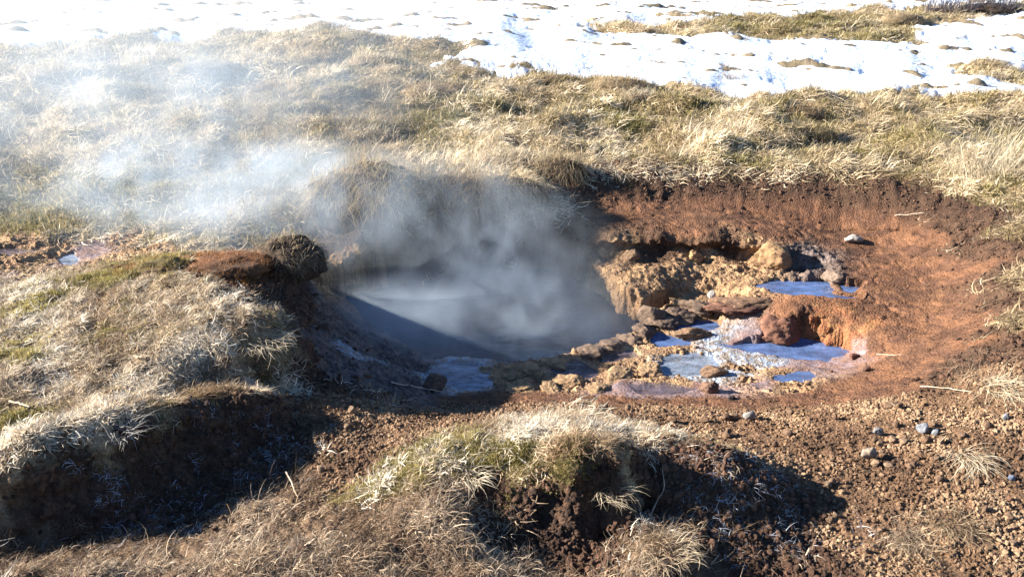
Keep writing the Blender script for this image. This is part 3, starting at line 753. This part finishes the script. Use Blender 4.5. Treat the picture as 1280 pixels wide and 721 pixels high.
for k_, (dz, ww, dd, th_, oy, cc) in enumerate([(-.02, 96, .42, .034, .07, (.28,.185,.105)), (.010, 104, .40, .026, .055, (.15,.075,.052)), (.030, 84, .42, .018, .075, (.21,.125,.078))]):
    a_ = ww * d_ / FPX * .5
    me = stone_mesh("layer", 40 + k_, 5, .42, (a_, a_ * dd, th_), 2.4, 6)
    me.materials.append(mat_stone("slab_layer", cc, scale=40, col2=tuple(x * .65 for x in cc)))
    o = link("layer", me, None, True, sl); o.location = (.008 * (-1) ** k_ - .02, oy, dz)
stone("stone", "flat rusty stone lying in the lower blue pool", 972, 429, 38, 11, (.20,.105,.065), 35, depth=.6)
stone("stone", "small pale round stone at the mouth of the little stream", 889, 369, 11, 10, (.42,.37,.32), 36, col2=(.42,.38,.35), amp=.1, sink=.15)
stone("stone", "pale grey stone on the gravel below the terraces", 936, 521, 16, 12, (.30,.28,.255), 37, amp=.18, sink=.15)
stone("stone", "larger of two bluish white stones on the right hand gravel", 1155, 536, 19, 12, (.25,.26,.285), 38, amp=.25, sink=.15)
stone("stone", "smaller of two bluish white stones on the right hand gravel", 1168, 541, 10, 8, (.25,.265,.29), 39, amp=.2, sink=.15)
stone("stone", "grey stone on the gravel left of the two bluish white stones", 1097, 541, 15, 10, (.22,.205,.195), 43, sink=.15)
stone("stone", "blue grey pebble beside the straw tuft at the right edge", 1256, 522, 10, 9, (.22,.225,.25), 44, sink=.1, amp=.12)
stone("stone", "brownish upright stone on the gravel right of the mossy mound", 1086, 569, 20, 18, (.30,.235,.18), 45, sink=.2, amp=.3)
stone("stone", "tiny blue stone in the shade of the tuft at the right edge", 1264, 598, 9, 7, (.16,.19,.26), 46, sink=.1, amp=.12)
stone("stone", "black pebble on the mud in front of the crust", 915, 497, 12, 7, (.04,.035,.035), 47)
stone("stone", "dark red stone at the white right hand end of the lower pool", 1068, 446, 14, 9, (.13,.055,.04), 48)
stone("stone", "dark pebble on the smooth red mud below the lower pool", 1084, 462, 11, 8, (.10,.055,.04), 49)
stone("rock", "dark leaning block of rock under the ochre cliff", 816, 392, 38, 26, (.17,.12,.085), 50, "rock", amp=.14, sink=.3, tilt=(.25, -.35), freq=.9)
stone("rock", "knobbly ochre rock at the right end of the ledge", 966, 322, 54, 32, (.29,.18,.09), 51, "rock", amp=.3, sink=.3, col2=(.22,.13,.075))
stone("rock", "ochre knob standing up on the middle of the ledge", 868, 322, 24, 15, (.34,.20,.10), 52, "rock", amp=.3, sink=.25)
stone("rock", "brown knob on the ledge under the dark overhang", 790, 321, 24, 14, (.22,.14,.085), 53, "rock", amp=.32, sink=.25)
stone("rock", "narrow brown rock separating the two stepped blue pools", 866, 419, 46, 13, (.20,.125,.075), 54, "rock", amp=.34, depth=.45)
stone("rock", "brown rock lying in the white crust", 895, 466, 40, 13, (.20,.125,.08), 55, "rock", amp=.3, depth=.5)
stone("rock", "chipped dark rock at the lower edge of the crust", 887, 484, 26, 15, (.17,.10,.07), 56, "rock", amp=.34)
ORD = "first second third fourth fifth sixth seventh eighth ninth tenth".split()
for k_, (u, v, a_, h_) in enumerate([(872,383,50,17),(846,394,46,17),(826,404,44,16),(806,415,38,17),(790,425,46,13),(764,433,44,12),(742,441,40,11)]):
    stone("ridge_rock", "dark crumbly rock, %s along the ridge between hole and pools from the stream end" % ORD[k_], u, v, a_, h_, (.17,.115,.08), 60 + k_, "rock", amp=.42, sink=.42, group="rocks of the dark ridge", freq=1.9, rz=-.5 + .3 * (k_ % 3), depth=.6 + .1 * (k_ % 4), col2=(.085,.06,.048))
for k_, (u, v, a_, h_) in enumerate(sorted([(608,464,40,13),(640,470,40,12),(664,461,42,11),(694,455,40,10),(716,478,48,11),(772,472,62,12),(655,484,46,10),(812,463,46,10),(690,487,42,8),(748,486,36,8)])):
    stone("crust_rock", "knobbly tan crust rock, %s from the left on the near shore of the hole" % ORD[k_], u, v, a_, h_, (.32,.21,.115), 80 + k_, "rock", amp=.5, sink=.54, group="tan crust rocks on the near shore", freq=2.3, rz=.5 * k_, depth=.6 + .1 * (k_ % 4), col2=(.19,.12,.07))
g_ = np.random.default_rng(5)
nclod = 0
while nclod < 60:
    u, v = g_.uniform(400, 1270), g_.uniform(505, 700)
    p, d, n = land(u, v)
    q_ = int(np.argmin((PU - u) ** 2 + (PV - v) ** 2 + (DEP - d) ** 2 * 1e4))
    if W[q_, CL['G']] < .6: continue
    stone("earth_clod", "brown earth clod lying loose on the gravel slope", u, v, g_.uniform(8, 15), g_.uniform(6, 9), [(.21,.13,.08),(.27,.18,.115),(.16,.10,.065)][nclod % 3], 100 + nclod % 9, "clod",
          rz=g_.uniform(0, 6), sub=3, amp=.3, sink=.12, group="earth clods on the gravel", share="clod%d" % (nclod % 9)); nclod += 1

# ------------------------------------------------------------------ things: tussocks and tufts
M_PEAT = mat_stone("peat", (.04,.027,.019), scale=6, col2=(.075,.05,.033))
M_THATCH = mat_stone('thatch', (.23,.17,.10), scale=6, col2=(.12,.085,.05))
M_RUST = mat_stone('rusty_moss', (.15,.065,.028), scale=6, col2=(.07,.04,.024))
M_MOSSY = mat_stone("mossy_peat", (.12,.10,.04), scale=5, col2=(.09,.055,.03))
_bm = {}
def blade_mat(c):
    if c not in _bm: _bm[c] = mat_blade("straw_blades", False, c)
    return _bm[c]
def hair(me, pick, n, L, width, seed, stand, droop, comb=(0, 0), seg=5):
    """blades rooted on the surface of a mesh: start along its normal, bend down and along comb"""
    g = np.random.default_rng(seed); m = len(me.vertices)
    co = np.empty(m * 3, np.float32); me.vertices.foreach_get('co', co); co = co.reshape(-1, 3)
    no = np.empty(m * 3, np.float32); me.vertices.foreach_get('normal', no); no = no.reshape(-1, 3)
    ids = g.choice(np.nonzero(pick(co, no))[0], n)
    pos = co[ids] + g.normal(0, .006, (n, 3)); d = no[ids] * stand + g.normal(0, .45, (n, 3)) + np.array([comb[0], comb[1], 0]) * .6
    d /= np.linalg.norm(d, axis=1, keepdims=True)
    ln_ = L * g.uniform(.4, 1.3, n); wd = width * g.uniform(.6, 1.3, n); rings = []
    curl = g.normal(0, .25, (n, 3))
    for s in range(seg + 1):
        t = s / seg
        side = np.cross(d, np.array([.2, .1, 1.0])); side /= np.linalg.norm(side, axis=1, keepdims=True) + 1e-6
        side = side * (wd * (1 - .85 * t ** 1.5) * .5)[:, None]
        rings.append(np.stack([pos - side, pos + side], 1))
        pos = pos + d * (ln_ / seg)[:, None]
        d = d + (np.array([comb[0] * .3, comb[1] * .3, -droop]) + curl) / seg
        d /= np.linalg.norm(d, axis=1, keepdims=True)
    k = (seg + 1) * 2
    Vt = np.stack(rings, 1).reshape(-1, 3)
    f = np.array([[2 * s, 2 * s + 1, 2 * s + 3, 2 * s + 2] for s in range(seg)])
    return Vt, (np.arange(n)[:, None, None] * k + f[None]).reshape(-1, 4), np.repeat(g.uniform(0, 1, n), k)
def tussock(label, u, v, wpx, hpx, col, seed, n=220, L=.14, cat="grass tussock", name="grass_tussock", peat=None, depth=.7, group=None, droop=1.9, bias=(.35, -.25), stand=.7, wd=.003, shag=60, sub=4, roots=(.20,.13,.08), amp=.34):
    p, d, _ = land(u, v + hpx * .4)
    a = wpx * d / FPX * .5; h = hpx * d / FPX
    root = bpy.data.objects.new(name, None); COL.objects.link(root); root.location = (p.x, p.y + a * depth * .5, p.z)
    tag(root, label, cat, group)
    me = stone_mesh("peat_clod", seed, sub, amp, (a, a * depth, h * (.5 if group else 1.0)), 2.0, cuts=0)
    link("peat_clod", me, peat or M_PEAT, True, root)
    st_ = link("straw", blade_mesh("straw", [hair(me, lambda c, q: (q[:, 2] > .15) & (c[:, 2] > 0), n, L, wd, seed, stand, droop, bias)]), blade_mat(col), True, root); st_['kind'] = 'stuff'
    if shag:
        rt_ = link("roots", blade_mesh("roots", [hair(me, lambda c, q: (q[:, 2] < .5) & (c[:, 2] > -.3 * h), shag, L * .55, wd, seed + 1, .6, 1.6, (.1, -.2))]), blade_mat(roots), True, root); rt_['kind'] = 'stuff'
    return root
STR, PALE, BRNG, GRN = (.52,.41,.25), (.64,.55,.40), (.36,.26,.15), (.26,.25,.09)
tussock("shaggy straw tussock overhanging the dark back wall of the hole", 462, 244, 170, 48, STR, 301, 2600, .14, depth=.6, shag=900, sub=5, droop=1.8)
tussock("matted brown tussock hanging over the hole right of the shaggy one", 562, 246, 160, 30, BRNG, 302, 2400, .13, depth=.5, shag=900, sub=5, droop=1.8, roots=(.13,.09,.055))
tussock("low straw fringe on the back rim left of the dark round tussock", 632, 240, 110, 26, STR, 309, 1300, .12, depth=.45, shag=500, roots=(.13,.09,.055))
tussock("dark round tussock with hanging straw on the rim above the ochre ledge", 697, 211, 70, 18, STR, 303, 700, .13, shag=260)
tussock("dark knobbly peat head at the right end of the straw mound above the hole", 357, 322, 88, 30, (.36,.28,.18), 304, 900, .05, name="peat_tussock", cat="peat tussock", depth=.8, droop=1.0, shag=1100, sub=5, amp=.42, roots=(.16,.125,.095))
tussock("rusty mossy hump on the ridge of the straw mound left of the peat head", 285, 334, 100, 12, (.32,.16,.07), 305, 1400, .020, name="moss_hump", cat="moss hump", peat=M_RUST, droop=.8, shag=200, amp=.5, roots=(.15,.07,.04))
tussock("golden green moss hump on the back of the straw mound", 200, 334, 64, 12, (.34,.26,.08), 306, 900, .020, name="moss_hump", cat="moss hump", peat=M_MOSSY, droop=.8, shag=120, amp=.5)
FT = [(400,66,70,24,"brown tussock under the snow edge at the upper left"),(470,76,70,18,"low tan tussock right of the brown one near the snow"),(335,110,46,16,"straw tussock in the thin steam"),
      (420,112,60,22,"shaded tussock in the steam below the brown one"),(140,160,110,26,"broad hummock with a shaded front in the drifting steam"),(455,172,80,26,"tan hummock behind the shaggy straw tussock"),
      (548,112,90,24,"rusty straw hummock in the middle of the plain"),(690,100,60,18,"pale straw tussock just in front of the snow"),(775,100,70,18,"dark based tussock at the foot of the snow patch"),
      (800,122,50,16,"grey brown tussock right of the green patch of grass"),(1000,138,70,18,"dark grassy hummock behind the rim to the right"),(1015,165,60,14,"dark little hummock in front of a larger one"),
      (1010,100,40,12,"small tussock poking out of the snow edge"),(1250,95,60,14,"olive tussock in the snow at the right edge"),(910,102,44,10,"brown tuft hump in the broken snow"),(250,82,90,20,"tall straw hummock beside a shaded hollow at the upper left"),
      (1130,22,60,22,"bushy brown tussock at the end of the green island in the snow"),(640,200,90,18,"flat straw tussock on the rim behind the hole"),(60,90,90,16,"hazy straw hummock near the left snow edge")]
for k_, (u, v, a_, h_, lb) in enumerate(FT):
    tussock(lb, u, v, a_, h_, [STR, PALE, BRNG, (.44,.36,.2)][k_ % 4], 320 + k_, 560, .085 + .015 * (k_ % 3), group="tussocks of the plain", droop=1.8, wd=.0045, peat=M_THATCH)
for k_, (u, v, a_, h_, lb) in enumerate([(1190,10,60,12,"dark bluish heather shrub at the top right"),(1245,9,70,12,"second bluish heather shrub from the right corner")]):
    tussock(lb, u, v, a_, h_, (.12,.11,.13), 350 + k_, 300, .25, name="heather_shrub", cat="shrub", group="heather shrubs", stand=.9, droop=.5, wd=.008)
def tuft(label, u, v, n, L, col, seed, R=.05, stand=.45, droop=1.6, bias=(.3, -.2), wd=.0026, group=None):
    n, wd, R = int(n * 2.2), wd * .66, R * 1.25
    p, d, _ = land(u, v)
    me = blade_mesh("grass_tuft", [blades(n, R, L, stand, droop, wd, seed, bias, seg=5, out=.5)])
    o = link("grass_tuft", me, blade_mat(col)); o.location = (p.x, p.y, p.z - .005)
    return tag(o, label, "grass tuft", group)
tuft("tall pale grass tuft fanning out at the right edge of the plain", 1225, 222, 170, .42, PALE, 401, .16, .45, 1.3, (-.25, .1), .0036)
tuft("pale grass tuft just behind the tall one at the right edge", 1262, 208, 110, .34, (.60,.50,.33), 402, .12, .5, 1.5, (.1, .1), .0036)
tuft("drooping tuft of dry straw on the gravel at the right", 1210, 572, 60, .13, PALE, 403, .035, .9, 2.5, (-.1, -.9))
tuft("straw tuft spilling downhill at the right edge", 1252, 486, 90, .16, (.60,.50,.35), 404, .06, .8, 2.2, (.2, -.6))
tuft("flattened straw tuft left of the one spilling downhill", 1222, 462, 40, .14, (.50,.40,.27), 405, .05, 1.1, 1.9, (-.8, -.2))
tuft("small brown tuft at the lower right", 1195, 655, 70, .075, (.36,.28,.18), 406, .05, .7, 2.2, (-.2, -.4))
tuft("small dry tuft left of the brown one at the lower right", 1140, 675, 60, .065, (.40,.31,.21), 407, .045, .7, 2.2, (-.2, -.4))
tuft("straw tuft at the foot of the mossy mound in the foreground", 832, 688, 90, .08, (.44,.35,.24), 408, .06, .6, 2.2, (.1, -.4))
tuft("frosted grass fan on the edge of the shaded bank", 150, 545, 50, .12, (.55,.52,.48), 409, .03, .6, 1.7, (.5, -.4))
tuft("wisp of pale grass on the shaded side of the mossy mound", 590, 595, 36, .09, PALE, 410, .03, .8, 2.3, (.4, -.7))
tuft("bristly tuft at the right shoulder of the mossy mound", 765, 615, 46, .08, (.50,.42,.30), 411, .03, .7, 2.1, (.4, -.7))
tuft("white straw bunch on the crest of the mossy mound", 722, 522, 110, .06, (.68,.61,.48), 412, .11, 1.1, 1.9, (.0, -.2))
tuft("straw bunch hanging from the shoulder of the left mound", 330, 425, 120, .10, PALE, 413, .07, 1.0, 2.2, (.7, -.5))

# ------------------------------------------------------------------ things: twigs and stems
def twig(label, uv, lift, r, col, seed, cat="twig", name="twig"):
    pts = []
    for k_, (u, v) in enumerate(uv):
        p, d, _ = land(u, v); pts.append(p)
    p0, p1 = pts[0], pts[-1]
    Pn = []
    for k_, p in enumerate(pts):
        t = k_ / max(1, len(pts) - 1)
        Pn.append((p.x, p.y, p.z + lift[k_] if hasattr(lift, '__len__') else p.z + lift))
    Pn = np.array(Pn)
    # refine and wobble
    ts = np.linspace(0, len(Pn) - 1, (len(Pn) - 1) * 4 + 1)
    Q = np.stack([np.interp(ts, range(len(Pn)), Pn[:, c]) for c in range(3)], 1)
    Q += np.random.default_rng(seed).normal(0, r * .5, Q.shape)
    Vt, Ft = [], []
    for k_, q in enumerate(Q):
        tan = Q[min(k_ + 1, len(Q) - 1)] - Q[max(k_ - 1, 0)]; tan /= np.linalg.norm(tan) + 1e-9
        a = np.cross(tan, [0.3, .2, 1]); a /= np.linalg.norm(a); b = np.cross(tan, a)
        rr = r * (1 - .6 * k_ / len(Q))
        for s_ in range(6): Vt.append(q + rr * (a * math.cos(s_ * math.pi / 3) + b * math.sin(s_ * math.pi / 3)))
    for k_ in range(len(Q) - 1):
        for s_ in range(6): Ft.append([k_ * 6 + s_, k_ * 6 + (s_ + 1) % 6, k_ * 6 + 6 + (s_ + 1) % 6, k_ * 6 + 6 + s_])
    o = link(name, mesh_np(name, np.array(Vt), np.array(Ft)), mat_stone(name, col, scale=90))
    return tag(o, label, cat)
twig("curved pale root standing up in the shade right of the mossy mound", [(808,662),(812,650),(822,636),(829,622),(826,608)], [0, .015, .035, .05, .065], .0028, (.42,.34,.25), 1, "root", "root")
twig("pale stick lying in the grass at the left edge", [(8,542),(22,545),(36,548)], .02, .006, (.42,.30,.2), 2)
twig("broken pale stem lying above the stick at the left edge", [(14,508),(28,512),(40,517)], .025, .004, (.58,.48,.36), 3)
twig("long pale straw lying across the gravel under the dark rock", [(490,481),(520,486),(548,491),(572,493)], .012, .003, (.6,.52,.42), 4)
twig("dry stem lying across the gravel at the right", [(1150,486),(1185,488),(1215,493)], .012, .0028, (.55,.46,.34), 5)
twig("pale stem lying on the dark bank above the red bowl", [(1118,272),(1136,274),(1154,270)], .02, .003, (.6,.5,.38), 6)
twig("thin stem on the smooth red mud", [(1095,444),(1112,445),(1128,444)], .006, .0022, (.5,.38,.28), 7)
twig("short twig sticking out of the roots at the lower left", [(360,598),(366,612),(372,622)], [.03, .015, .005], .0032, (.5,.4,.29), 8)


# ------------------------------------------------------------------ steam
def steam(center, radii, dens, nscale, lo, hi, seed):
    m = bpy.data.materials.new("steam"); m.use_nodes = True; nt = m.node_tree
    nt.nodes.remove(nt.nodes["Principled BSDF"]); N, L = nt.nodes.new, nt.links.new
    pv = N("ShaderNodeVolumePrincipled"); pv.inputs['Color'].default_value = (.72, .85, 1, 1); pv.inputs['Anisotropy'].default_value = .1  # blue skylight of shaded steam put into the scatter colour; droplets are white
    tc = N("ShaderNodeTexCoord"); geo = N("ShaderNodeNewGeometry")
    le = N("ShaderNodeVectorMath"); le.operation = 'LENGTH'; L(tc.outputs['Object'], le.inputs[0])
    fall = N("ShaderNodeMapRange"); fall.interpolation_type = 'SMOOTHSTEP'; L(le.outputs['Value'], fall.inputs[0])
    fall.inputs[1].default_value = 1.0; fall.inputs[2].default_value = .25; fall.inputs[3].default_value = 0; fall.inputs[4].default_value = 1
    mp = N("ShaderNodeMapping"); mp.inputs['Scale'].default_value = (1, 1, .75); mp.inputs['Location'].default_value = (seed * 3.1, seed, 0); L(geo.outputs['Position'], mp.inputs['Vector'])
    nz = N("ShaderNodeTexNoise"); nz.inputs['Scale'].default_value = nscale; nz.inputs['Detail'].default_value = 6; nz.inputs['Roughness'].default_value = .6; nz.inputs['Distortion'].default_value = .9
    L(mp.outputs[0], nz.inputs['Vector'])
    dn = mrange(nt, nz.outputs[0], lo, hi, 0, 1)
    mu = N("ShaderNodeMath"); mu.operation = 'MULTIPLY'; L(fall.outputs[0], mu.inputs[0]); L(dn, mu.inputs[1])
    m2 = N("ShaderNodeMath"); m2.operation = 'MULTIPLY'; L(mu.outputs[0], m2.inputs[0]); m2.inputs[1].default_value = dens
    L(m2.outputs[0], pv.inputs['Density']); L(pv.outputs[0], nt.nodes["Material Output"].inputs['Volume'])
    import bmesh
    bm = bmesh.new(); bmesh.ops.create_icosphere(bm, subdivisions=3, radius=1)
    me = bpy.data.meshes.new("steam"); bm.to_mesh(me); bm.free(); me.materials.append(m)
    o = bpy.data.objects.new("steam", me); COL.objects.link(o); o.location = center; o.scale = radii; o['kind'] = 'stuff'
    return o
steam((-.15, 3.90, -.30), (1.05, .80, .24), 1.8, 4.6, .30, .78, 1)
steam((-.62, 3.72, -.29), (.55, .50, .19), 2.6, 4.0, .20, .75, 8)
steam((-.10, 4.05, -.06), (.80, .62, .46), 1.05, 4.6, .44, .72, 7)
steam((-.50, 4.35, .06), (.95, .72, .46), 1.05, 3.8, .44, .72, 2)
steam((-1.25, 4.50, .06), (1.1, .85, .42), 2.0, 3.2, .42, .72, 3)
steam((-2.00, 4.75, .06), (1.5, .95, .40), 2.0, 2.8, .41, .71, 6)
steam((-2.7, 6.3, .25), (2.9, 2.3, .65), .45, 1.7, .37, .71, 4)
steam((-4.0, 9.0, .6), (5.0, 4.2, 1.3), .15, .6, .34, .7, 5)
